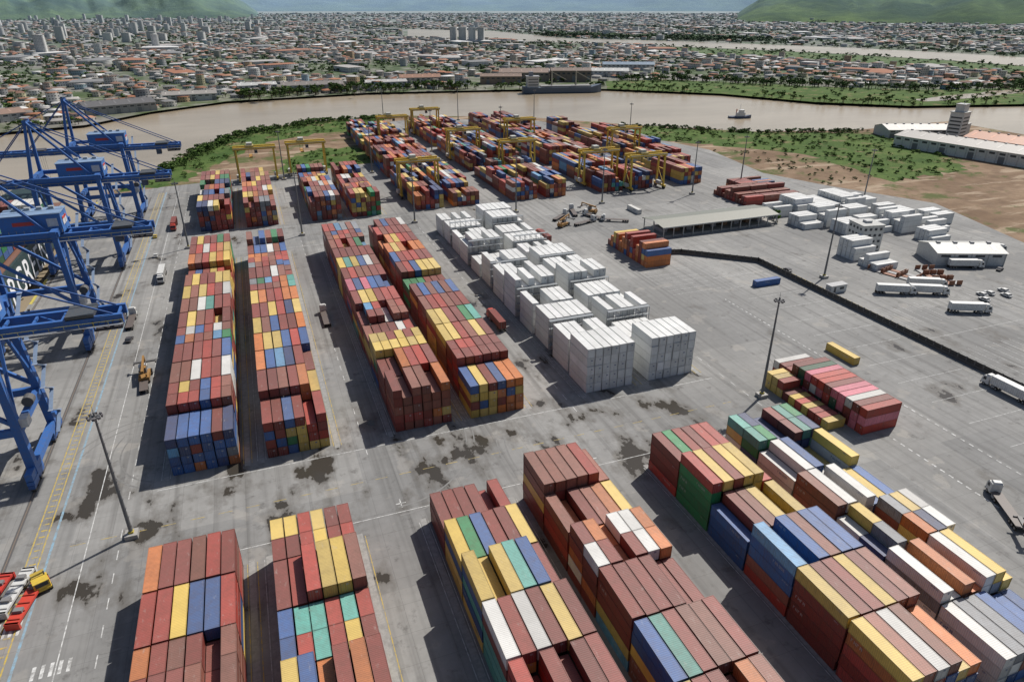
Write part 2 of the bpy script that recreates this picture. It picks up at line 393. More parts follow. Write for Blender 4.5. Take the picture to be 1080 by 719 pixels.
def colr(n):
    c=np.array(PAL[n]); g=c.mean(); f=random.uniform(0,.16); lo_=.9 if n=='reefer' else .74
    c=(c*(1-f)+g*f)*random.uniform(lo_,1.06 if n=='reefer' else 1.2)+random.uniform(-.006,.012); return tuple(np.clip(c,.01,.82))
def block(x0,y0,nb,nr=6,base=5,weights=W0,H=2.59,bias={},var=.25,lo=2,gapy=.42,logo=True,seed=0,z0=.03,name='container_stack',hb={},p20=.15,px=2.66,dom=.4,miss=0,drop=.16):
    random.seed(seed*31+5)
    h=[[0]*nr for _ in range(nb)]
    for b in range(nb):
        bb=hb.get(b,base-(1 if random.random()<drop else 0))
        for r in range(nr):
            hh=bb
            while random.random()<var and hh>lo: hh-=1
            if random.random()<miss: hh=0
            h[b][r]=hh
    items=[]
    for b in range(nb):
        wts=bias.get(b,weights); d=pick(wts); two=random.random()<p20; d2=pick(wts)
        for r in range(nr):
            for k in range(h[b][r]):
                g=lambda i,j: h[i][j] if 0<=i<nb and 0<=j<nr else 0
                if not(k==h[b][r]-1 or g(b-1,r)<=k or g(b+1,r)<=k or g(b,r-1)<=k or g(b,r+1)<=k): continue
                cn=(d if r<nr*.5 else d2) if random.random()<dom else pick(wts)
                x=x0+W/2+r*px+random.uniform(-.06,.06); y=y0+b*(12.19+gapy)+12.19/2+random.uniform(-.12,.12)
                lg=random.choice((0,0,0,1,2,3,4)) if logo else 0
                if two:
                    for s in (-1,1): items.append((x,y+s*3.07,z0+k*H,6.06,H,random.random()<.5,0,colr(cn if random.random()<.6 else pick(wts)),False))
                else: items.append((x,y,z0+k*H,12.19,H,random.random()<.5,lg,colr(cn),False))
    return build(name,items)
Wblue={'blue':40,'navy':22,'maroon':14,'lblue':8,'orange':8,'grey':4}
Wmar={'maroon':46,'brown':24,'red':20,'yellow':6,'orange':7}
Wyel={'yellow':38,'maroon':28,'brown':7,'red':7,'blue':7,'green':3}
Wgrn={'green':20,'teal':12,'yellow':22,'maroon':24,'red':5,'blue':8}
block(-30.7,158,13,base=5,var=.06,drop=.1,seed=1,bias={0:Wblue,1:{'brown':3,'maroon':4,'red':2,'yellow':2,'blue':1},5:{'brown':3,'yellow':2,'teal':1,'maroon':3}},hb={0:4,1:5})
block(-8.2,157.5,13,base=5,var=.06,drop=.08,seed=2,bias={0:Wyel,2:Wblue},hb={0:4})
block(25.1,157.6,13,base=5,var=.06,drop=.08,seed=3,bias={0:Wmar,1:Wmar,2:Wyel,6:{'pink':3,'maroon':4,'blue':2,'yellow':3}},hb={0:5})
block(46.5,157,13,base=5,var=.06,drop=.08,seed=4,bias={0:{'yellow':4,'orange':4,'blue':3,'green':2,'maroon':3},1:Wmar,3:Wgrn,4:Wmar,9:{'orange':5,'yellow':3,'maroon':2}},hb={0:4})
for i,x in enumerate((-30.7,-8.2,25.1,46.5)):
    block(x,374,7,base=5,var=.15,seed=10+i,logo=False,bias={})
def nearb(x,seed,bias={},**k): block(x,120-6*12.61,6,seed=seed,bias=bias,**k)
nearb(-30.7,21,{5:Wmar,4:{'maroon':4,'yellow':2,'blue':1,'red':3},3:Wmar,2:{'green':3,'maroon':5,'yellow':3}},base=5,var=.06,hb={5:4},dom=.3)
nearb(-8.2,22,{5:{'yellow':4,'maroon':3,'red':2,'blue':1.5,'green':.7},4:{'yellow':3,'red':4,'brown':1,'maroon':3,'blue':1.5},3:{'teal':1,'yellow':3,'blue':2,'maroon':3,'red':2}},base=5,var=.12,hb={5:4},dom=.2)
nearb(25.1,23,{5:{'maroon':6,'red':4,'navy':1},4:{'yellow':4,'green':1.3,'maroon':3,'blue':1.5},3:{'yellow':4,'teal':2,'blue':1,'maroon':2,'green':1},2:{'maroon':4,'yellow':2,'teal':1.5,'white':1.5},1:Wmar},base=5,var=.06,hb={5:3,4:4},dom=.3)
nearb(47.5,24,{5:{'brown':4,'maroon':3,'red':3,'yellow':3},4:Wmar,3:{'white':2,'maroon':3,'orange':3,'red':2},2:{'maroon':5,'yellow':2,'blue':2,'lblue':1}},base=5,var=.1,dom=.3)
nearb(81.5,25,{5:{'red':4,'maroon':4,'green':1,'yellow':1.5},4:{'maroon':3,'yellow':4,'red':3,'green':.7},3:{'maroon':3,'yellow':2,'blue':4,'brown':2},2:{'brown':2,'blue':3,'white':2,'red':3,'lblue':1},1:Wyel},base=5,var=.15,dom=.3)
nearb(104,26,{5:{'green':2,'teal':1,'navy':3,'white':2,'yellow':2,'maroon':2},4:{'magenta':2,'orange':3,'white':3,'green':1.5,'yellow':3,'blue':3,'brown':1},3:{'white':4,'blue':3,'brown':3,'yellow':2,'green':1},2:{'white':3,'yellow':3,'navy':3,'grey':2,'brown':3,'orange':2},1:{'yellow':3,'white':4,'grey':2,'brown':4,'orange':2},0:{'white':3,'grey':2,'brown':3,'blue':3}},base=4,var=.35,lo=2,dom=.2,nr=7)
PAL['reefer']=(.77,.78,.76); WRf={'reefer':1}
for (x,s) in ((83,31),(104.5,32)):
    for gi in range(6):
        y=158.5+gi*30
        block(x if gi%2==0 else x+.8,y,1,base=5 if gi in (0,2) else 4,var=.18,lo=3,H=2.9,weights=WRf,logo=False,seed=s*10+gi,p20=0,px=2.62,name='refrigerated_container_stack')
        block(x+.3,y+13.8,1,base=(4,4,4,3,4,4)[gi],var=.25,lo=2,H=2.9,weights=WRf,logo=False,seed=s*10+gi+50,p20=0,px=2.62,name='refrigerated_container_stack')
        rk=MB()
        for k in range(1,5): rk.box((8,0,k*2.9),(16,1.5,.12),(.25,.27,.28))
        for i in range(7):
            for yy in (-.7,.7): rk.box((i*2.6+.2,yy,5.8),(.15,.15,11.6),(.28,.3,.32))
        if gi<5: rk.obj('reefer_power_rack',loc=(x,y+28.4,0))
sd=50
for x0 in (83,104.5,141,162.5,199,220.5,257,278.5):
    for (y0,nb) in ((376,6),(462,7),(560,8)):
        ymax={83:690,104.5:690,141:690,162.5:685,199:665,220.5:650,257:610,278.5:570}[x0]
        nb2=min(nb,int((ymax-y0)/12.7))
        if nb2<=0: continue
        if x0>270 and y0<400: y0+=45; nb2=3
        sd+=1
        base=random.Random(sd).choice((4,4,5,5)) if y0>380 else 4
        block(x0,y0,nb2,base=base,var=.3,lo=1,seed=sd,logo=False,miss=.03,weights={**W0,'blue':17,'navy':5,'orange':12,'white':6,'red':17,'green':1.5},dom=.25)
def cross(x0,y0,n,base,wts,seed,Ln=12.19,hf=None,name='container_stack',H=2.59,nx=1):
    random.seed(seed); it=[]
    for j in range(nx):
        for i in range(n):
            hh=hf(i) if hf else base-(random.random()<.25)
            c=pick(wts)
            for k in range(hh): it.append((x0+Ln/2+j*(Ln+.5),y0+i*2.62+1.3,.03+k*H,Ln,H,random.random()<.5,random.choice((0,0,1,3)) if Ln>7 else 0,colr(c if random.random()<.5 else pick(wts)),True))
    build(name,it)
cross(143.3,112,14,3,{'maroon':5,'red':4,'pink':5,'white':2,'dgreen':1,'magenta':1},71,hf=lambda i:3 if i<11 else 2)
cross(136,117,10,1,{'yellow':4,'red':4,'maroon':3},72,Ln=6.06,hf=lambda i:1 if i<7 else 2)
cross(156,247,14,3,{'orange':6,'blue':3,'maroon':3,'yellow':2,'red':3},73,hf=lambda i:(3,4,4,3,2,4,3,4,3,2,3,3,2,1)[i])
cross(263,317,12,3,{'maroon':5,'brown':5,'red':2},74,nx=3,hf=lambda i:(2,2,1,2,2,3,2,2,1,2,2,1)[i])
cross(281,345,6,2,W0,75,nx=2)
for (x,y,n,h,sd2) in ((262,292,5,2,1),(276,290,6,3,2),(290,286,8,2,3),(304,283,9,3,4),(262,268,5,2,5),(318,262,8,2,6),(290,250,6,2,7),(304,246,7,3,8),(248,208,4,2,9),(249,222,4,3,10),(304,228,4,2,11),(275,254,4,2,12),(332,250,5,2,13),(276,268,6,3,14),(318,288,6,2,15),(290,268,5,3,16),(318,240,5,2,17)):
    cross(x,y,n,h,WRf,80+sd2,name='refrigerated_container_stack',H=2.9)
def single(x,y,c,rot,Ln=12.19,lg=1): build('shipping_container',[(x,y,.03,Ln,2.59,False,lg,PAL[c],rot)])
single(173,150,'yellow',False); single(192.5,212,'blue',True); single(197,330,'white',False)
# ------------------------------------------------------------------ ship at the quay
hull=MB(); DG=(.015,.045,.05)
def ring(y,hw,z0,z1,rk=0): return [(-114+hw*.75,y,z0),(-114+hw,y,(z0+z1)*.35),(-114+hw,y,z1),(-114-hw,y,z1),(-114-hw,y,(z0+z1)*.35),(-114-hw*.75,y,z0)]
hull.loft([ring(120,13,-3,15),ring(135,19,-4,15),ring(155,21,-4,15),ring(370,21,-4,15),ring(400,15,-4,16),ring(425,6,-4,18),ring(436,.6,-3,19)],DG)
hull.box((-114,278,15.2),(40,240,.4),(.2,.1,.07))
hull.box((-114,146,26),(36,12,24),(.65,.65,.62)); hull.box((-114,146,39.5),(44,7,3),(.65,.65,.62)); hull.box((-114,142,40),(38,.2,1.2),(.03,.04,.05))
hull.cyl((-114,137,15),(-114,137,44),3,2.6,12,DG)
hull.cyl((-114,146,41),(-114,146,52),.5,.3,8,(.6,.6,.6))
sh=hull.obj('cargo_ship')
tc=bpy.data.curves.new('hull_name_lettering','FONT'); tc.body='EVERGREEN'; tc.size=15; tc.extrude=.03; tc.space_character=1.12; tc.offset=.12
to=bpy.data.objects.new('hull_name_lettering',tc); COL.objects.link(to)
to.matrix_world=Matrix(((0,0,1,-92.93),(1,0,0,261),(0,1,0,2.3),(0,0,0,1)))
wm,wnt,wb=newmat('white_paint',.6); wb.inputs['Base Color'].default_value=(.75,.75,.75,1); tc.materials.append(wm)
to.parent=sh
for i,(y,nb) in enumerate(((165,4),(222,4),(279,4),(336,3))):
    o=block(-133,y,nb,nr=14,base=3,var=.3,lo=1,z0=16,seed=120+i,logo=False,weights={'dgreen':5,'green':5,'white':3,'maroon':4,'blue':2,'grey':2}); o.parent=sh
# ------------------------------------------------------------------ ship-to-shore cranes
CB=(.03,.125,.38); CB2=(.025,.09,.28)
def sts():
    m=MB()
    xl,xw=0,-26.5; yh=11
    for x in (xl,xw):
        for s in (-1,1):
            m.box((x,s*yh,2.6),(1.6,9,1.0),CB); 
            for t in (-1,1):
                m.box((x,s*yh+t*2.6,1.6),(1.4,4.2,.9),CB2)
                for u in (-1.2,1.2): m.cyl((x-.5,s*yh+t*2.6+u,.6),(x+.5,s*yh+t*2.6+u,.6),.5,.5,10,(.05,.05,.05))
            m.beam((x,s*yh,3),(x-(1.5 if x==0 else -1.0),s*(yh-2),40),2.0,2.2,CB,1.5,1.6)
        m.beam((x,-yh-4.5,4.2),(x,yh+4.5,4.2),1.6,1.8,CB)
        m.beam((x-(.5 if x==0 else -.4),-yh,14.5),(x-(.5 if x==0 else -.4),yh,14.5),1.5,2,CB)
        m.beam((x-(1.5 if x==0 else -1),-yh+1,39.5),(x-(1.5 if x==0 else -1),yh-1,39.5),1.8,2,CB)
        m.beam((x,-yh,15.5),(x-1,0,38.5),.7,.7,CB); m.beam((x,yh,15.5),(x-1,0,38.5),.7,.7,CB)
    for s in (-1,1):
        m.beam((xl,s*(yh-.4),14.5),(xw,s*(yh-.4),14.5),1.4,1.8,CB)
        m.beam((xl,s*(yh-2),39.5),(xw,s*(yh-2),39.5),1.2,1.6,CB)
        m.beam((xl-.5,s*(yh-.6),16),(xw+1,s*(yh-1.6),38.5),.9,.9,CB)
        m.beam((26,s*3.2,36.8),(-76,s*3.2,36.8),1.1,2.4,CB)
        m.beam((26,s*4.6,35.9),(-76,s*4.6,35.9),1.0,.08,(.25,.27,.3))
        for i in range(34):
            x=26-i*3.09; m.beam((x,s*5.05,36),(x,s*5.05,37.1),.06,.06,(.5,.45,.1))
        m.beam((26,s*5.05,37.1),(-76,s*5.05,37.1),.07,.07,(.5,.45,.1))
        m.beam((xw+1,s*8,40),(xw+3,s*2.2,62),1.3,1.3,CB,.9,.9)
        m.beam((xl-4,s*6,40),(xw+3,s*2.2,62),.8,.8,CB)
        m.beam((xw+3,s*2.2,61.5),(24,s*3,38),.35,.35,CB2); m.beam((xw+3,s*2.2,61.5),(-45,s*3,38),.35,.35,CB2); m.beam((xw+3,s*2.2,61.5),(-70,s*3,38),.35,.35,CB2)
    m.beam((xw+3,-3,62),(xw+3,3,62),1.4,1.2,CB); m.box((xw+3,0,63.5),(3,5,.15),(.3,.3,.3))
    for i in range(18):
        x=25-i*6; m.beam((x,-3.2,37.4),(x,3.2,37.4),.5,.6,CB)
        if i%2==0: m.beam((x,-3.2,37.4),(x-6,3.2,37.4),.3,.3,CB)
    m.box((-8,0,41.8),(17,9,6.2),(.045,.17,.46)); m.box((-8,0,45.0),(17.5,9.5,.25),(.2,.3,.45))
    m.box((-2,-4.55,42.2),(3,.06,2.6),(.6,.6,.6)); m.box((-10,-4.56,42.4),(6,.06,1.2),(.55,.06,.05))
    for i in range(4): m.box((-13+i*3.4,2.5,45.5),(1.6,1.6,.9),(.35,.38,.4))
    m.box((.6,0,42),(.08,5,2.6),(.62,.62,.62)); m.box((.65,0,42.9),(.08,5,.8),(.55,.06,.05))
    for i in range(9):
        x=-16.5+i*2.1; m.beam((x,-5.2,39),(x,-5.2,40.4),.07,.07,(.55,.45,.1))
    m.box((17,0,38.3),(6,7.5,1),(.06,.07,.08)); m.box((14.5,2,33.6),(2.4,2.2,2.6),(.08,.12,.18)); m.box((15.8,2,33.5),(.1,2,1.6),(.03,.04,.05))
    m.box((22.5,0,34.5),(6,8,.3),(.06,.06,.07))
    for a in (-3,3):
        for b in (-4,4): m.beam((22.5+a,b,34.5),(22.5+a,b,37),.25,.25,(.06,.06,.07))
    m.beam((19.5,-4,35.6),(25.5,-4,35.6),.1,.1,(.4,.4,.1)); m.beam((19.5,4,35.6),(25.5,4,35.6),.1,.1,(.4,.4,.1))
    for i in range(4): m.beam((19.8+i*1.6,-4,34.6),(21+i*1.5,-4,37),.12,.12,(.06,.06,.07)); m.box((20+i*1.7,0,35.3),(1.1,3.2,1.4),(.08,.08,.09))
    for a in (-1,1):
        for b in (-2,2): m.beam((-40+a,b,36),(-40+a*.8,b,22),.08,.08,(.05,.05,.05))
    m.box((-40,0,21.6),(2.4,12,.5),(.55,.38,.04)); m.box((-40,0,22.3),(2,4,.8),(.55,.38,.04)); m.box((-40,0,38),(5,7,1),(.07,.07,.08))
    z=3;sg=1
    while z<38:
        m.beam((1.7,yh-1-sg*3,z),(1.7,yh-1+sg*3-2*0,z+3.4),.9,.12,(.22,.3,.42)); m.box((1.7,yh-1+sg*3,z+3.4),(1.1,1.2,.1),(.25,.3,.4))
        z+=3.4; sg=-sg
    m.box((1.1,-yh+2,16.4),(1.8,3,2.2),(.55,.55,.55)); m.cyl((.2,1.2,17.2),(.2,-1.2,17.2),1.3,1.3,14,(.1,.1,.1))
    return m
c0=sts().obj('ship_to_shore_crane',loc=(-61.5,178,0))
for y in (256,342,418): dup(c0,(-61.5,y,0))
# ------------------------------------------------------------------ rubber-tyred gantry cranes
RY=(.66,.45,.06)
def rtg():
    m=MB(); sp=23.5
    for x in (0,sp):
        m.beam((x,-6.5,1.9),(x,6.5,1.9),1.1,1.1,RY)
        for y in (-5.6,-4,4,5.6): m.cyl((x-.35,y,.8),(x+.35,y,.8),.8,.8,12,(.03,.03,.03))
        for s in (-1,1):
            m.beam((x,s*4.2,2.3),(x,s*3.4,20),1.0,1.05,RY)
        m.beam((x,-3.6,12),(x,3.6,12),.45,.45,RY); m.beam((x,-3.9,3),(x,3.6,12),.3,.3,RY)
        m.box((x-.9,0,3.3),(1.6,4.5,2),(.5,.5,.48)); m.beam((x,-4,20),(x,4,20),1.0,1.1,RY)
    for s in (-1,1):
        m.beam((-1.5,s*3.2,21.2),(sp+1.5,s*3.2,21.2),1.1,1.7,RY); m.beam((-1,s*4.2,21.4),(sp+1,s*4.2,21.4),.8,.08,(.25,.25,.25)); m.beam((-1,s*4.6,22.4),(sp+1,s*4.6,22.4),.08,.08,RY)
    m.box((9,0,22.5),(5,7.2,.7),(.35,.28,.1)); m.box((9,0,23.6),(3.5,4,1.6),(.5,.5,.46)); m.box((12.5,-2.4,19),(2,2,2.4),(.5,.5,.46)); m.box((12.5,-3.42,19),(1.7,.06,1.4),(.03,.04,.05))
    for a in (-1,1):
        for b in (-2,2): m.beam((9+a,b,22),(9+a,b,16),.09,.09,(.05,.05,.05))
    m.box((9,0,15.8),(2.2,12,.4),(.5,.25,.03)); m.beam((-.6,3.6,2.5),(-.6,-3.4,19.8),.7,.12,(.3,.28,.18))
    return m
r0=rtg().obj('yard_gantry_crane',loc=(80.5,410,0))
for (x,y) in ((138.5,507),(196.5,398),(218,376),(102,590),(-10,486),(23,494),(160,450),(138.5,625),(254.5,470),(196.5,540)): dup(r0,(x,y,0))
# ------------------------------------------------------------------ light masts
def mast(h=32):
    m=MB(); g=(.15,.155,.16)
    m.box((0,0,.55),(2.6,2.6,1.1),(.34,.33,.31)); m.box((0,0,1.3),(1,1,.5),(.5,.4,.05))
    m.cyl((0,0,1),(0,0,h),.45,.2,10,g)
    m.cyl((0,0,h-1.2),(0,0,h-1.0),1.0,1.0,12,g); m.cyl((0,0,h),(0,0,h+1.6),.06,.03,6,g)
    for i in range(8):
        a=i*math.pi/4; x,y=math.cos(a),math.sin(a)
        m.beam((x*.2,y*.2,h-.9),(x*1.2,y*1.2,h-.9),.1,.1,g); m.box((x*1.35,y*1.35,h-1.0),(.55,.3,.5),(.1,.1,.11),rz=a+math.pi/2); 
    for i in range(12): m.box((.45-.02*i,0,3+i*2.4),(.35,.3,.06),g)
    return m
m0=mast().obj('floodlight_mast',loc=(131.2,138.3,0))
for (x,y) in ((-37.7,137.8),(-35.5,348),(221,210),(290,358),(188,352),(126,697),(76,352),(17.5,350),(330,297),(134,352),(200,690),(262,640),(17.5,480),(76,480),(134,540),(250,352),(192,540),(300,520)): dup(m0,(x,y,0))
# ------------------------------------------------------------------ vehicles
def wheels(m,xs,w,r=.52):
    for x in xs:
        for s in (-1,1):
            m.cyl((x,s*(w-.35),r),(x,s*w,r),r,r,12,(.02,.02,.02)); m.cyl((x,s*(w-.02),r),(x,s*(w+.02),r),r*.5,r*.5,8,(.3,.3,.3))
def truck(cab=(.6,.6,.58),load=None,col=(.6,.6,.58)):
    m=MB()
    m.prism([(6.0,.7),(8.3,.7),(8.35,1.9),(8.0,3.0),(7.6,3.3),(6.0,3.3)],-1.2,1.2,cab)
    m.add([(8.37,-1.05,1.95),(8.37,1.05,1.95),(8.04,1.05,2.95),(8.04,-1.05,2.95)],[(0,1,2,3)],(.02,.03,.04))
    for s in (-1,1): m.add([(6.9,s*1.215,1.9),(7.9,s*1.215,1.9),(7.75,s*1.215,2.8),(6.9,s*1.215,2.8)],[(0,1,2,3)],(.02,.03,.04))
    m.box((8.4,0,.75),(.25,2.4,.5),(.1,.1,.1)); m.box((6.6,0,3.5),(1.6,2,.5),cab,taper=(.7,.9))
    m.box((0,0,1.15),(13.2,.9,.3),(.08,.08,.09)); m.box((-.6,0,1.3),(12.4,2.4,.12),(.12,.1,.09)); m.box((4.5,1.0,.8),(1.2,.5,.6),(.3,.3,.3)); m.box((4.5,-1.0,.8),(1.2,.5,.6),(.3,.3,.3))
    wheels(m,(7.3,4.6,3.4,-3.8,-5.0,-6.2),1.22)
    if load=='box':
        m.box((-.6,0,2.7),(12.3,2.5,2.65),col)
        for i in range(20): 
            for s in (-1,1): m.box((-6.4+i*.61,s*1.27,2.7),(.12,.05,2.45),tuple(c*.8 for c in col))
        for s in (-.5,.5): m.box((-6.78,s,2.7),(.06,.07,2.4),(.3,.3,.3))
    return m
t1=truck((.62,.62,.6),'box',(.66,.66,.64)).obj('truck',loc=(246,181,.03),rz=math.radians(-28))
for (x,y,r) in ((245,162,-25),(288,198,-22),(252,187,-28),(201,113,90),(234,186,-28),(318,210,-20)): dup(t1,(x,y,.03),math.radians(r))
t2=truck((.6,.6,.58)).obj('flatbed_truck',loc=(-42,211,.03),rz=math.radians(95))
for (x,y,r) in ((16,240,90),(150,76,60),(160,318,20),(-51,262,90),(170,326,110),(152,332,40),(178,316,150),(163,338,75)): dup(t2,(x,y,.03),math.radians(r))
t3=truck((.5,.06,.04),'box',(.2,.05,.04)).obj('container_truck',loc=(74,214,.03),rz=math.radians(90)); dup(t3,(-44,388,.03),math.radians(-90)); dup(t3,(129,300,.03),math.radians(90))
t4=truck((.62,.62,.6),'box',(.6,.6,.58)).obj('truck',loc=(-44,309,.03),rz=math.radians(-90))
def car(col):
    m=MB()
    m.prism([(-2.1,.35),(2.1,.35),(2.15,.8),(1.1,.95),(.5,1.45),(-1.2,1.48),(-1.9,.95),(-2.15,.85)],-.85,.85,col)
    for s in (-1,1): m.add([(.95,s*.86,.95),(.45,s*.86,1.38),(-1.1,s*.86,1.4),(-1.65,s*.86,.95)],[(0,1,2,3)],(.02,.03,.04))
    m.add([(1.08,-.75,.99),(1.08,.75,.99),(.56,.75,1.44),(.56,-.75,1.44)],[(0,1,2,3)],(.02,.03,.04)); m.add([(-1.88,-.75,1.0),(-1.88,.75,1.0),(-1.25,.75,1.46),(-1.25,-.75,1.46)],[(0,1,2,3)],(.02,.03,.04))
    wheels(m,(-1.35,1.35),.88,.33); return m
k1=car((.6,.6,.58)).obj('parked_car',loc=(-49,340,.03),rz=1.5)
for i in range(5): dup(k1,(262+i*4+random.uniform(-.3,.3),172 if i%3 else 168,.03),math.radians(90))
k2=car((.05,.05,.06)).obj('parked_car',loc=(-50,246,.03),rz=1.4); dup(k2,(300,190,.03),.3); dup(k2,(212,222,.03),1.5)
k3=car((.5,.36,.05)).obj('pickup_car',loc=(-52,372,.03),rz=1.6)
def stacker(c):
    m=MB()
    m.prism([(-4.2,.9),(3.2,.9),(3.4,1.6),(1.0,1.9),(-1.5,2.3),(-4.3,2.3)],-1.5,1.5,c)
    m.box((-.2,0,3.1),(1.8,1.6,1.7),(.12,.13,.14),taper=(.8,.85)); m.box((-.2,0,4.0),(1.7,1.5,.15),c)
    for s in (-.9,.9): m.beam((-4,s,3.4),(-3.4,s,1.8),.4,.4,c)
    m.beam((-3.9,0,4.0),(5.0,0,5.4),.7,.8,c,.5,.5); m.beam((.5,.6,1.9),(2.2,.6,4.6),.3,.3,(.4,.4,.4)); m.beam((.5,-.6,1.9),(2.2,-.6,4.6),.3,.3,(.4,.4,.4))
    m.beam((5,0,5.4),(5.2,0,3.5),.5,.5,c); m.box((5.2,0,3.3),(.9,6.2,.4),(.12,.12,.12))
    for s in (-3.1,3.1): m.box((5.2,s,3.1),(2.2,.3,.5),(.12,.12,.12))
    wheels(m,(-3.2,),1.5,.8); wheels(m,(2.4,),1.9,.95); return m
s0=stacker((.32,.17,.05)).obj('reach_stacker',loc=(148,318,.03),rz=.6)
for (x,y,r) in ((172,336,2.2),(149,66,2.5),(300,272,2),(-42,215,1.6)): dup(s0,(x,y,.03),r)
s1=stacker((.62,.14,.02)).obj('reach_stacker',loc=(-60,114,.03),rz=2.1)
m=MB(); 
for (x,y,c) in ((0,0,(.5,.04,.03)),(3.6,1,(.6,.6,.58)),(7.2,-2,(.55,.05,.03))):
    m.box((x,y,1.3),(2.4,12.2,.5),c)
    for s in (-1,1): m.box((x,y+s*5.9,.8),(2.6,.5,1.5),c); m.box((x,y+s*3,1.8),(1.6,1,.7),(.2,.2,.2))
    for i in range(6): m.box((x,y-5+i*2,1.6),(2.2,.2,.3),tuple(k*.6 for k in c))
m.obj('container_spreader_frames',loc=(-61,127,0),rz=math.radians(-12))
m=MB(); m.box((0,0,1.0),(3,5,.4),(.6,.42,.05)); m.box((0,-1.4,2),(2.8,2,1.8),(.6,.42,.05)); m.box((0,-2.43,2.3),(2.2,.06,.9),(.03,.04,.05)); m.box((0,1.6,1.7),(2.4,1.8,1),(.45,.32,.05)); m.cyl((1,.2,2),(1,.2,3.4),.12,.12,8,(.1,.1,.1))
for y in (-1.6,1.6):
    for s in (-1,1): m.cyl((s*1.2,y,.6),(s*1.6,y,.6),.6,.6,12,(.02,.02,.02))
m.obj('terminal_tractor',loc=(-53,128,.03),rz=.4)
m=MB()
for i in range(9):
    x=(i%3)*3.2;y=(i//3)*6.6; m.box((x,y,.3),(2.4,6,.25),(.25,.1,.05) if i%2 else (.3,.3,.3)); 
    for s in (-2.9,2.9): m.box((x,y+s,1.2),(2.4,.2,2.0),(.25,.1,.05))
f0=m.obj('flat_rack_frames',loc=(252,196,.03),rz=.3); dup(f0,(262,188,.03),-.3)
# ------------------------------------------------------------------ boundary wall / fence
m=MB(); pts=[(168,262),(181,258),(207,235.5),(207.5,20)]
for a,b in zip(pts[:-1],pts[1:]):
    a=Vector((*a,0));b=Vector((*b,0)); m.beam(a+Vector((0,0,.5)),b+Vector((0,0,.5)),.5,1.0,(.08,.08,.08)); m.beam(a+Vector((0,0,1.7)),b+Vector((0,0,1.7)),.16,1.4,(.03,.032,.034))
    n=int((b-a).length/3); 
    for i in range(n+1): p=a+(b-a)*i/n; m.box((p.x,p.y,1.3),(.35,.35,2.6),(.12,.12,.12))
m.obj('boundary_fence')
# ------------------------------------------------------------------ port buildings
def warehouse(name,x,y,sx,sy,h,wall,roof,rz=0,rise=.12,bands=True):
    m=MB(); m.box((0,0,h/2),(sx,sy,h),wall)
    o=.6; r=h+sx*rise
    m.add([(-sx/2-o,-sy/2-o,h-.1),(0,-sy/2-o,r),(0,sy/2+o,r),(-sx/2-o,sy/2+o,h-.1)],[(0,1,2,3)],roof)
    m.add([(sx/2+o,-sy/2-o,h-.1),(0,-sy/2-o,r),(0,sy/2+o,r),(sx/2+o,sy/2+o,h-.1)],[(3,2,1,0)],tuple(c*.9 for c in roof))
    for s in (-1,1): m.add([(-sx/2,s*sy/2,h),(sx/2,s*sy/2,h),(0,s*sy/2,r-.1)],[(0,1,2)],wall)
    n=max(2,int(sy/7))
    for i in range(n):
        yy=-sy/2+(i+.5)*sy/n
        for s in (-1,1):
            m.box((s*(sx/2+.03),yy,h*.75),(.08,sy/n*.55,h*.16),(.04,.05,.06)); m.box((s*(sx/2+.1),yy-sy/n/2,h/2),(.25,.35,h-.1),tuple(c*.8 for c in wall))
            if i%3==1: m.box((s*(sx/2+.04),yy,h*.28),(.1,sy/n*.6,h*.55),(.16,.17,.18))
            xm=s*(sx/4); zm=(h-.1+r)/2+.12
            if i%2==0: m.add([(xm-s*sx*.12,yy-.8,zm+sx*rise*.24),(xm+s*sx*.12,yy-.8,zm-sx*rise*.24),(xm+s*sx*.12,yy+.8,zm-sx*rise*.24),(xm-s*sx*.12,yy+.8,zm+sx*rise*.24)],[(0,1,2,3)],tuple(min(.7,c*1.35) for c in roof))
        m.box((0,yy,r+.2),(1.6,1.6,.6),(.3,.3,.3))
    nx=max(1,int(sx/9))
    for i in range(nx):
        xx=-sx/2+(i+.5)*sx/nx
        m.box((xx,-sy/2-.05,h*.32),(4,.12,h*.6),(.18,.19,.2))
    return m.obj(name,loc=(x,y,0),rz=rz)
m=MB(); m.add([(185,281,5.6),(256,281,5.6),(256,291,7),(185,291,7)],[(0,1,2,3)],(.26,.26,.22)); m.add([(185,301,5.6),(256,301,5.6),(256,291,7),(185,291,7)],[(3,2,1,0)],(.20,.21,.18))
m.box((220.5,281,5.4),(71,.3,.6),(.45,.45,.42)); m.box((220.5,301,5.4),(71,.3,.6),(.45,.45,.42))
for i in range(13):
    for y in (281.6,291,300.4): m.box((186+i*5.75,y,2.7),(.4,.4,5.4),(.4,.4,.38))
    m.beam((186+i*5.75,281.6,5.4),(186+i*5.75,291,6.8),.2,.3,(.3,.3,.3)); m.beam((186+i*5.75,300.4,5.4),(186+i*5.75,291,6.8),.2,.3,(.3,.3,.3))
m.box((220.5,291,.5),(70,18,1.0),(.3,.29,.27))
for i in range(9): m.box((190+i*7.3,291,2),(3,8,2),(.2,.12,.07) if i%2 else (.3,.3,.32))
m.obj('transit_shed')
warehouse('maintenance_building',296,207,17,30,6,(.55,.55,.53),(.5,.5,.47),rz=math.radians(68))
m=MB(); m.box((0,0,6),(11,11,12),(.6,.6,.57)); m.box((0,0,12.2),(11.5,11.5,.5),(.42,.42,.4)); m.box((0,0,12.8),(3,3,1.4),(.5,.5,.5))
for k in range(4):
    for i in range(4):
        for (dx,dy,sx,sy) in ((-4+i*2.6,-5.52,1.3,.08),(-5.52,-4+i*2.6,.08,1.3)): m.box((dx,dy,1.8+k*2.9),(sx,sy,1.2),(.04,.05,.06))
m.obj('office_building',loc=(268,236,0),rz=-.2)
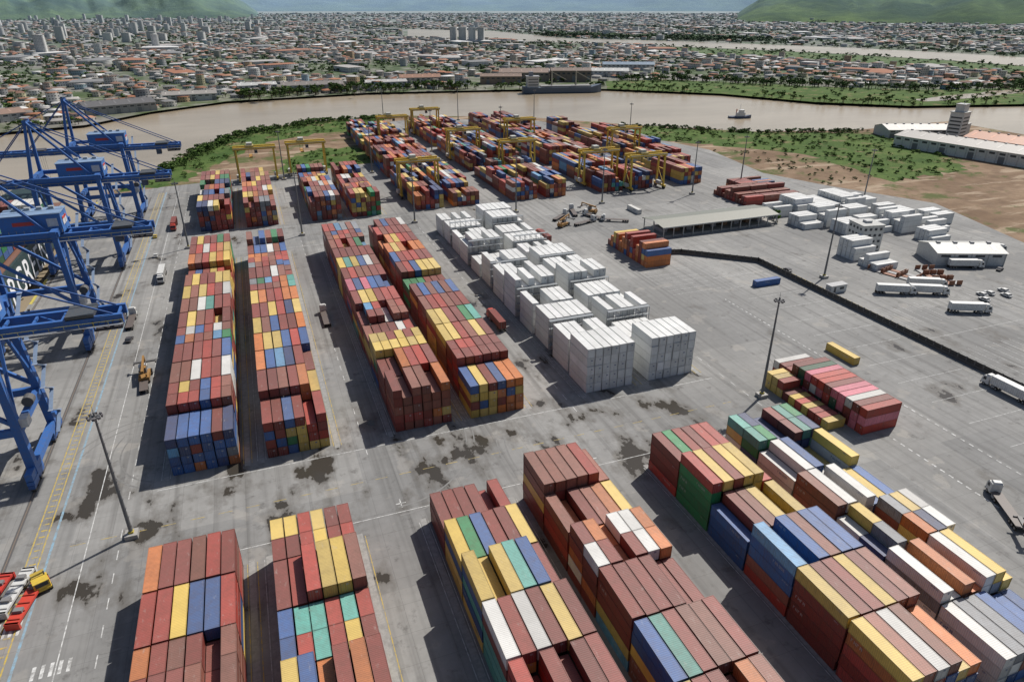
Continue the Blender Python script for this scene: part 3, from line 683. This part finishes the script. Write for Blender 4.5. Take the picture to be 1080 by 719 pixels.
m=MB(); m.box((0,0,1.6),(8,3,3.2),(.6,.6,.58)); m.box((0,0,3.3),(8.6,3.6,.2),(.4,.4,.4)); m.box((-2,-1.53,1.5),(1,.06,2.2),(.1,.1,.1)); m.box((1.5,-1.53,1.9),(2,.06,1),(.04,.05,.06)); m.obj('gate_cabin',loc=(214,196,0))
warehouse('riverside_warehouse',530,345,34,180,9,(.6,.6,.57),(.36,.34,.31),rz=math.radians(11),rise=.09)
warehouse('riverside_warehouse',566,330,30,150,10,(.42,.16,.06),(.40,.155,.07),rz=math.radians(11))
warehouse('riverside_warehouse',555,462,26,60,7,(.5,.5,.48),(.42,.40,.37),rz=math.radians(70))
m=MB(); m.box((0,0,11),(13,11,22),(.62,.62,.59)); m.box((0,0,22.3),(14,12,.6),(.45,.45,.43)); m.box((0,0,25.5),(9,7,6),(.6,.6,.57)); m.box((0,0,28.7),(10,8,.4),(.35,.35,.35)); m.cyl((2,0,28),(2,0,34),.2,.1,6,(.4,.4,.4))
for k in range(6): m.box((0,-5.53,3+k*3),(11,.08,1.2),(.05,.06,.07)); m.box((-6.53,0,3+k*3),(.08,9,1.2),(.05,.06,.07))
m.box((10,0,6),(10,10,12),(.55,.55,.52)); m.box((10,0,12.1),(10.6,10.6,.3),(.4,.4,.38))
m.obj('silo_tower',loc=(575,438,0),rz=.3)
for (x,y,sx,sy,h,wl,rf,rz) in ((360,1010,26,60,11,(.25,.18,.13),(.22,.15,.11),-1.9),(408,1040,40,75,13,(.3,.25,.2),(.24,.17,.13),-1.9),(470,1005,28,60,16,(.2,.15,.12),(.18,.13,.10),-1.9),(445,1075,30,90,10,(.45,.45,.43),(.4,.38,.36),-1.9),
    (-129,878,34,70,9,(.3,.3,.29),(.13,.13,.13),-1.2),(-60,960,26,60,8,(.5,.5,.48),(.33,.31,.28),-1.5),(90,1010,30,80,9,(.55,.55,.52),(.22,.2,.18),-1.6),(190,1020,22,60,8,(.5,.5,.5),(.45,.44,.42),-1.6),
    (250,1060,30,60,9,(.5,.45,.4),(.3,.16,.1),-1.7),(560,1060,30,70,9,(.6,.6,.58),(.5,.5,.48),-2.0),(650,1150,30,90,10,(.5,.5,.5),(.15,.22,.3),-2.0),(-240,840,30,60,8,(.55,.53,.5),(.3,.2,.15),-1.0),(20,1040,24,50,8,(.5,.5,.5),(.5,.5,.48),-1.5)):
    warehouse('wharf_warehouse',x,y,sx,sy,h,wl,rf,rz=rz)
m=MB(); GR=(.09,.12,.16)
def rg(x,hw,z1): return [(x,-hw*.7,-3),(x,-hw,0),(x,-hw,z1),(x,hw,z1),(x,hw,0),(x,hw*.7,-3)]
m.loft([rg(-48,6,7),rg(-42,9,6),rg(35,9,6),rg(45,5,8),rg(50,.4,9)],GR); m.box((-36,0,12),(14,14,12),(.5,.5,.48)); m.box((-36,0,18.5),(16,16,.6),(.3,.3,.3)); m.box((-38,0,21),(5,5,5),(.2,.22,.25)); m.box((5,0,6.8),(62,13,1.6),(.26,.25,.24))
for k in range(3): m.box((-28.9,0,9+k*3.2),(.1,12,1),(.03,.04,.05)); m.box((-36,-7.03,9+k*3.2),(12,.1,1),(.03,.04,.05))
for x in (-12,18): m.cyl((x,0,6),(x,0,24),.9,.6,8,(.4,.38,.3)); m.beam((x,0,23),(x+18,0,14),.8,.8,(.4,.38,.3))
bg=m.obj('moored_cargo_ship',loc=(405,893,-1.5),rz=math.radians(-13)); bg.scale=(1.1,1.1,1.1)
m=MB(); m.loft([rg(-14,3.4,1.6),rg(-10,4.3,1.4),rg(6,4.3,1.8),rg(12,2.6,2.8),rg(15,.3,3.2)],(.05,.07,.12)); m.box((1,0,3.6),(11,6,4),(.62,.62,.6)); m.box((2,0,6.8),(6,5,2.6),(.65,.65,.63)); m.box((5.05,0,7.1),(.08,4.4,1.2),(.03,.04,.05)); m.cyl((0,0,8),(0,0,14),.25,.15,6,(.6,.6,.6)); m.cyl((-4,1.5,4),(-4,1.5,8.5),.8,.7,8,(.5,.1,.05))
tg=m.obj('tug_boat',loc=(486,617,-2.2),rz=math.radians(-25)); tg.scale=(.8,.9,1.0)
# ------------------------------------------------------------------ city
allfar=far_shore+[(45000,-400),(45000,45000),(-45000,45000),(-45000,-400)]
def scatter(r0,r1,sp,a0=-19,a1=61,jit=.35):
    gx,gy=np.meshgrid(np.arange(-r1,r1,sp),np.arange(-500,r1*1.05,sp)); X=gx.ravel();Y=gy.ravel()
    t=.35; X2=X*math.cos(t)-Y*math.sin(t)+60*np.sin(Y/700)+40*np.sin(X/430); Y2=X*math.sin(t)+Y*math.cos(t)+50*np.sin(X/600)
    X2+=rng.normal(0,sp*jit*.5,X.shape);Y2+=rng.normal(0,sp*jit*.5,X.shape)
    ix=np.round(X/sp).astype(int); iy=np.round(Y/sp).astype(int)
    r=np.hypot(X2,Y2); az=np.degrees(np.arctan2(X2,Y2))
    k=(r>r0)&(r<r1)&(az>a0)&(az<a1)&(ix%6!=0)&(iy%10!=0)
    return X2[k],Y2[k]
def lownoise(X,Y,s,seed=0):
    return np.array([mnoise.noise(Vector((x*s+seed,y*s,seed)))+.5*mnoise.noise(Vector((x*s*3,y*s*3+seed,seed))) for x,y in zip(X,Y)])
def offriver(X,Y,mr_=12):
    k=inpoly(X,Y,allfar)&~inpoly(X,Y,up_river)&~inpoly(X,Y,marsh1)&~inpoly(X,Y,marsh2)
    for dx,dy in ((22,0),(-22,0),(0,22),(0,-22)): k&=inpoly(X+dx,Y+dy,allfar)&~inpoly(X+dx,Y+dy,up_river)
    return k
HX=[];HY=[];HS=[]
for (r0,r1,sp,sc) in ((650,2300,18,.95),(2300,4600,30,1.28),(4600,9500,62,1.95)):
    X,Y=scatter(r0,r1,sp); k=offriver(X,Y); X=X[k];Y=Y[k]
    n=lownoise(X,Y,.0022,3)
    az=np.degrees(np.arctan2(X,Y)); left=np.clip((12-az)/25,0,1)*.12
    k=rng.random(len(X))<np.clip(.70+left+n*1.9,.06,.94)
    k&=~(inpoly(X,Y,[(300,900),(480,900),(560,1120),(330,1120)]))
    HX.append(X[k]);HY.append(Y[k]);HS.append(np.full(k.sum(),sc))
X=np.concatenate(HX);Y=np.concatenate(HY);SC=np.concatenate(HS); K=len(X)
sx=rng.uniform(7,13,K)*SC; sy=rng.uniform(8,17,K)*SC; big=rng.random(K)<.04; sx[big]*=1.9; sy[big]*=2.2
h=rng.choice([3.2,3.6,6.0,6.6,9.2,14.0],K,p=[.38,.27,.17,.10,.06,.02])*np.where(SC>1.2,1.1,1); rise=rng.uniform(.6,2.2,K)*SC**.4
flat=rng.random(K)<.3; flat|=(h>9); rise[flat]=.15
rot=.35+rng.choice([0,math.pi/2],K)+rng.normal(0,.10,K)
def houses(name,X,Y,sx,sy,h,rise,rot,wc,rc):
    K=len(X); V=np.zeros((K,16,3))
    cor=np.array([(-.5,-.5),(.5,-.5),(.5,.5),(-.5,.5)])
    for i,(a,b) in enumerate(cor):
        V[:,i]=np.stack([a*sx,b*sy,np.full(K,-.5)],1); V[:,4+i]=np.stack([a*sx,b*sy,h],1)
        V[:,8+i]=np.stack([a*(sx+1),b*(sy+1),h-.05],1)
        fl=(rise<.3); kx=np.where(fl,1.0,.03); ky=np.where(fl,1.0,.6)
        V[:,12+i]=np.stack([a*(sx+1)*kx,b*(sy+1)*ky,h+rise],1)
    c,s=np.cos(rot)[:,None],np.sin(rot)[:,None]; x=V[:,:,0]*c-V[:,:,1]*s+X[:,None]; y=V[:,:,0]*s+V[:,:,1]*c+Y[:,None]; V[:,:,0]=x;V[:,:,1]=y
    q=[(i,(i+1)%4,4+(i+1)%4,4+i) for i in range(4)]+[(8+i,8+(i+1)%4,12+(i+1)%4,12+i) for i in range(4)]+[(12,13,14,15)]
    Q=(np.array(q)[None]+(np.arange(K)*16)[:,None,None]).reshape(-1,4)
    C=np.concatenate([np.repeat(wc[:,None],4,1),np.repeat(rc[:,None],5,1)],1).reshape(-1,3)
    U=np.zeros((K,9,4,2))
    for i in range(4):
        Lw=np.where(i%2==0,sx,sy); U[:,i,1,0]=Lw;U[:,i,2,0]=Lw; U[:,i,2,1]=h;U[:,i,3,1]=h
    return mesh_np(name,V.reshape(-1,3),Q,HOUSE,C,U.reshape(-1,2))
wp=np.array([(.62,.60,.56),(.55,.50,.42),(.66,.66,.64),(.5,.36,.22),(.42,.42,.42),(.6,.55,.35),(.35,.45,.5)]); rp=np.array([(.32,.14,.08),(.36,.19,.12),(.20,.12,.09),(.38,.36,.34),(.2,.2,.2),(.6,.59,.57),(.16,.14,.125)])
wc=wp[rng.choice(7,K,p=[.3,.2,.2,.08,.1,.07,.05])]*rng.uniform(.7,1.1,(K,1)); rc=rp[rng.choice(7,K,p=[.16,.13,.12,.18,.14,.14,.13])]*rng.uniform(.7,1.15,(K,1))
houses('city_houses',X,Y,sx,sy,h,rise,rot,wc,rc)
TX=[];TY=[];TH=[]
for i in range(4): TX.append(615+i*24);TY.append(2140-i*14);TH.append(44)
for i in range(80):
    az=math.radians(random.uniform(-15,2)); r=random.uniform(1900,6500); TX.append(r*math.sin(az));TY.append(r*math.cos(az));TH.append(random.uniform(14,46))
for i in range(50):
    az=math.radians(random.uniform(-8,50)); r=random.uniform(2200,7500); TX.append(r*math.sin(az));TY.append(r*math.cos(az));TH.append(random.uniform(12,28))
TX=np.array(TX);TY=np.array(TY);TH=np.array(TH); k=offriver(TX,TY); TX=TX[k];TY=TY[k];TH=TH[k];K=len(TX)
houses('apartment_towers',TX,TY,rng.uniform(13,18,K),rng.uniform(14,24,K),TH,np.full(K,.2),rng.uniform(0,1.5,K),np.tile([[.66,.65,.62]],(K,1))*rng.uniform(.75,1.05,(K,1)),np.tile([[.45,.44,.42]],(K,1)))
K=130; az=np.radians(rng.uniform(-16,58,K)); r=rng.uniform(1200,6500,K); X=r*np.sin(az);Y=r*np.cos(az); k=offriver(X,Y); X=X[k];Y=Y[k];K=len(X)
houses('industrial_sheds',X,Y,rng.uniform(25,50,K),rng.uniform(45,110,K),rng.uniform(6,9,K),rng.uniform(1,3,K),rng.uniform(0,3,K),np.tile([[.55,.55,.53]],(K,1)),rp[rng.choice([3,4,5,0],K)])
# ------------------------------------------------------------------ vegetation
def ttpl(n,seed,bush=False):
    r=np.random.default_rng(seed); V=[];Q=[];C=[]
    def bx(p1,p2,w1,w2):
        o=len(V)
        for p,w in ((p1,w1),(p2,w2)):
            for a,b in ((-1,-1),(1,-1),(1,1),(-1,1)): V.append((p[0]+a*w,p[1]+b*w,p[2]))
        for i in range(4): Q.append((o+i,o+(i+1)%4,o+4+(i+1)%4,o+4+i)); C.append((.09,.065,.045))
    if not bush:
        bx((0,0,0),(.02,.01,.5),.035,.02)
        for a in range(4):
            t=a*1.6+seed; bx((0,0,.32+.04*a),(.2*math.cos(t),.2*math.sin(t),.6+.03*a),.016,.007)
    cl=[(r.normal(0,.17),r.normal(0,.17),r.uniform(.5,.85) if not bush else r.uniform(.2,.6),r.uniform(.16,.27)) for _ in range(6)]
    for i in range(n):
        c=cl[i%6]; d=r.normal(size=3); d/=np.linalg.norm(d); rad=c[3]*r.uniform(.55,1.08); p=np.array(c[:3])+d*rad*np.array([1,1,.8])
        a=r.normal(size=3)*.5+d; a/=np.linalg.norm(a); u=np.cross(a,r.normal(size=3)); u/=np.linalg.norm(u); v=np.cross(a,u); s=r.uniform(.045,.10)*(1.4 if n<50 else 1)
        o=len(V); 
        for e,f in ((-1,-1),(1,-.7),(.8,1),(-.9,.8)): V.append(tuple(p+u*e*s+v*f*s))
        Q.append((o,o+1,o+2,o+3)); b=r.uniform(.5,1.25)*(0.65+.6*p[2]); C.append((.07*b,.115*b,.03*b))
    return np.array(V),np.array(Q),np.array(C)
def plant(name,X,Y,Hs,n,bush=False,wide=1.0,tint=(1,1,1)):
    VV=[];QQ=[];CC=[];off=0; g=rng.integers(0,4,len(X))
    for t in range(4):
        V,Q,C=ttpl(n,t+3,bush); k=g==t; x=X[k];y=Y[k];hh=Hs[k];K=len(x)
        if K==0: continue
        a=rng.uniform(0,6.28,K); c,s=np.cos(a)[:,None],np.sin(a)[:,None]; w=(hh*wide*rng.uniform(.8,1.25,K))[:,None]
        P=np.zeros((K,len(V),3)); P[:,:,0]=(V[:,0]*c-V[:,1]*s)*w+x[:,None]; P[:,:,1]=(V[:,0]*s+V[:,1]*c)*w+y[:,None]; P[:,:,2]=V[:,2]*hh[:,None]
        VV.append(P.reshape(-1,3)); QQ.append((Q[None]+(np.arange(K)*len(V))[:,None,None]).reshape(-1,4)+off); off+=K*len(V)
        CC.append((C[None]*rng.uniform(.65,1.35,(K,1,1))*np.array(tint)).reshape(-1,3))
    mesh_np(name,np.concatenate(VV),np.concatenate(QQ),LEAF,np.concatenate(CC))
def inrand(poly,n):
    p=np.array(poly); X=rng.uniform(p[:,0].min(),p[:,0].max(),n*4);Y=rng.uniform(p[:,1].min(),p[:,1].max(),n*4); k=inpoly(X,Y,poly); return X[k][:n],Y[k][:n]
def along(poly,n,w):
    p=np.array(poly,float); seg=np.linalg.norm(np.diff(p,axis=0),axis=1); c=np.concatenate([[0],np.cumsum(seg)]); t=rng.uniform(0,c[-1],n); i=np.clip(np.searchsorted(c,t)-1,0,len(seg)-1); f=((t-c[i])/seg[i])[:,None]; q=p[i]*(1-f)+p[i+1]*f+rng.normal(0,w,(n,2)); return q[:,0],q[:,1]
x,y=along([(-66,528),(-42,604),(-6,682),(64,727),(140,732)],480,6); k=inpoly(x,y,near_shore); plant('shrub_thicket',x[k],y[k],rng.uniform(2,6,k.sum()),60,True,1.3,(1.1,1.15,1))
x,y=inrand(G1,260); plant('shrub_thicket',x,y,rng.uniform(1.2,3.6,len(x)),50,True,1.4,(1.2,1.25,1))
x,y=inrand(G2,90); plant('shrub_thicket',x,y,rng.uniform(1,2.5,len(x)),40,True,1.6,(1.3,1.4,1))
x,y=inrand(G3,420); plant('shrub_thicket',x,y,rng.uniform(.8,3.2,len(x)),44,True,1.6,(1.3,1.35,1))
x,y=along([(336,598),(370,574),(437,520),(525,492)],200,4); k=inpoly(x,y,near_shore); plant('shrub_thicket',x[k],y[k],rng.uniform(2,5,k.sum()),56,True,1.3)
x,y=inrand([(345,470),(404,427),(392,334),(345,340)],60); plant('shrub_thicket',x,y,rng.uniform(1,2.5,len(x)),40,True,1.6)
x=np.array([258,259,260.5,259.]);y=np.array([284,288,291,294.]); plant('broadleaf_tree',x,y,np.array([5,6,5,4.]),160,False,.8,(1.3,1.5,1))
x,y=along(far_shore[2:14],560,8); n=lownoise(x,y,.008,5); k=inpoly(x,y,allfar)&(n>-.12); plant('riverside_trees',x[k],y[k],rng.uniform(3,9,k.sum()),56,False,1.1,(1.1,1.1,1))
x,y=along([(-18,960),(158,990),(300,965)],150,14); plant('riverside_trees',x,y,rng.uniform(5,12,len(x)),70,False,1.1)
x,y=inrand(marsh1,420); plant('marsh_trees',x,y,rng.uniform(1.5,6,len(x)),40,True,1.5,(1.2,1.25,1))
x,y=along([(540,975),(617,960),(756,812),(855,722),(1000,690),(1200,800)],300,9); plant('marsh_trees',x,y,rng.uniform(5,11,len(x)),50,False,1.1)
x,y=inrand(marsh2,300); plant('marsh_trees',x,y,rng.uniform(3,8,len(x)),36,True,1.4,(1.2,1.25,1))
x,y=along(up_river,520,16); k=~inpoly(x,y,up_river); plant('river_tree_line',x[k],y[k],rng.uniform(4,11,k.sum()),30,True,1.4)
x,y=along([(1050,2600),(1200,2350),(1400,2100),(1600,1900)],400,40); k=~inpoly(x,y,up_river); plant('river_tree_line',x[k],y[k],rng.uniform(10,22,k.sum()),30,True,1.6)
for (r0,r1,n,ha,hb_) in ((700,2300,6000,5,10),(2300,4600,6200,7,14),(4600,9500,5000,11,20)):
    az=np.radians(rng.uniform(-18,60,n)); r=np.sqrt(rng.uniform(r0**2,r1**2,n)); x=r*np.sin(az);y=r*np.cos(az); k=offriver(x,y); x=x[k];y=y[k]
    nn=lownoise(x,y,.0022,3); k=rng.random(len(x))<np.clip(.46-nn*1.8,.14,1); plant('city_trees',x[k],y[k],rng.uniform(ha,hb_,k.sum()),22,True,1.6)
# ------------------------------------------------------------------ hills
def hills(name,a0,a1,r0,depth,hmax,seed,na=150,nr=26,edge=.15,floor=0.):
    V=[]
    for j in range(nr):
        for i in range(na):
            u=i/(na-1);v=j/(nr-1); az=math.radians(a0+(a1-a0)*u); r=r0+depth*v+400*mnoise.noise(Vector((u*6,seed,0)))*(1-v)
            env=min(1,u/edge,(1-u)/edge); env=max(0,env)**.8
            p=math.sin(math.pi*min(1,v*.75+.0))
            n=.55+.55*mnoise.fractal(Vector((u*5+seed,v*1.6,seed)),1.0,2.0,5); n2=mnoise.fractal(Vector((u*26+seed,v*8,seed*2)),1.0,2.0,5)
            V.append((r*math.sin(az),r*math.cos(az),-4+max(0,hmax*env*p*max(floor,n)+hmax*.20*n2*p*env)))
    Q=[(j*na+i,(j+1)*na+i,(j+1)*na+i+1,j*na+i+1) for j in range(nr-1) for i in range(na-1)]
    o=mesh_np(name,V,[q[::-1] for q in Q],HILL); 
    for p in o.data.polygons: p.use_smooth=True
    return o
hills('hills',-26,2.0,6600,4500,560,1.7,edge=.22,floor=.45)
hills('hills',37,72,5200,4500,500,4.2,edge=.18,floor=.45)
hills('hills',-22,70,12500,6000,620,8.8,na=220,nr=18,edge=.05,floor=.45)
# ------------------------------------------------------------------ light, sky, camera
EL=math.radians(51); AX,AY=.88,.475
sv=Vector((AX*math.cos(EL),AY*math.cos(EL),math.sin(EL)))
sun=bpy.data.lights.new('sun','SUN'); sun.energy=4.9; sun.angle=math.radians(.6); sun.color=(1,.96,.90)
so=bpy.data.objects.new('sun',sun); so.rotation_euler=sv.to_track_quat('Z','Y').to_euler(); so.location=(0,0,300); COL.objects.link(so)
w=bpy.data.worlds.new('World'); S.world=w; w.use_nodes=True; nt=w.node_tree
sk=nt.nodes.new('ShaderNodeTexSky'); sk.sky_type='NISHITA'; sk.sun_disc=False; sk.sun_elevation=EL; sk.sun_rotation=math.atan2(AX,AY); sk.dust_density=1.8; sk.air_density=1.0
nt.links.new(sk.outputs[0],nt.nodes['Background'].inputs[0]); nt.nodes['Background'].inputs[1].default_value=.08
cam=bpy.data.cameras.new('camera'); cam.lens=24; cam.sensor_width=36; cam.clip_start=1; cam.clip_end=80000
co=bpy.data.objects.new('camera',cam); co.location=(0,0,105); co.rotation_euler=(math.radians(90-26.24),0,math.radians(-20.5)); COL.objects.link(co); S.camera=co
S.view_settings.view_transform='Standard'; S.view_settings.look='None'; S.view_settings.exposure=0
print('faces',sum(len(o.data.polygons) for o in S.objects if o.type=='MESH'))
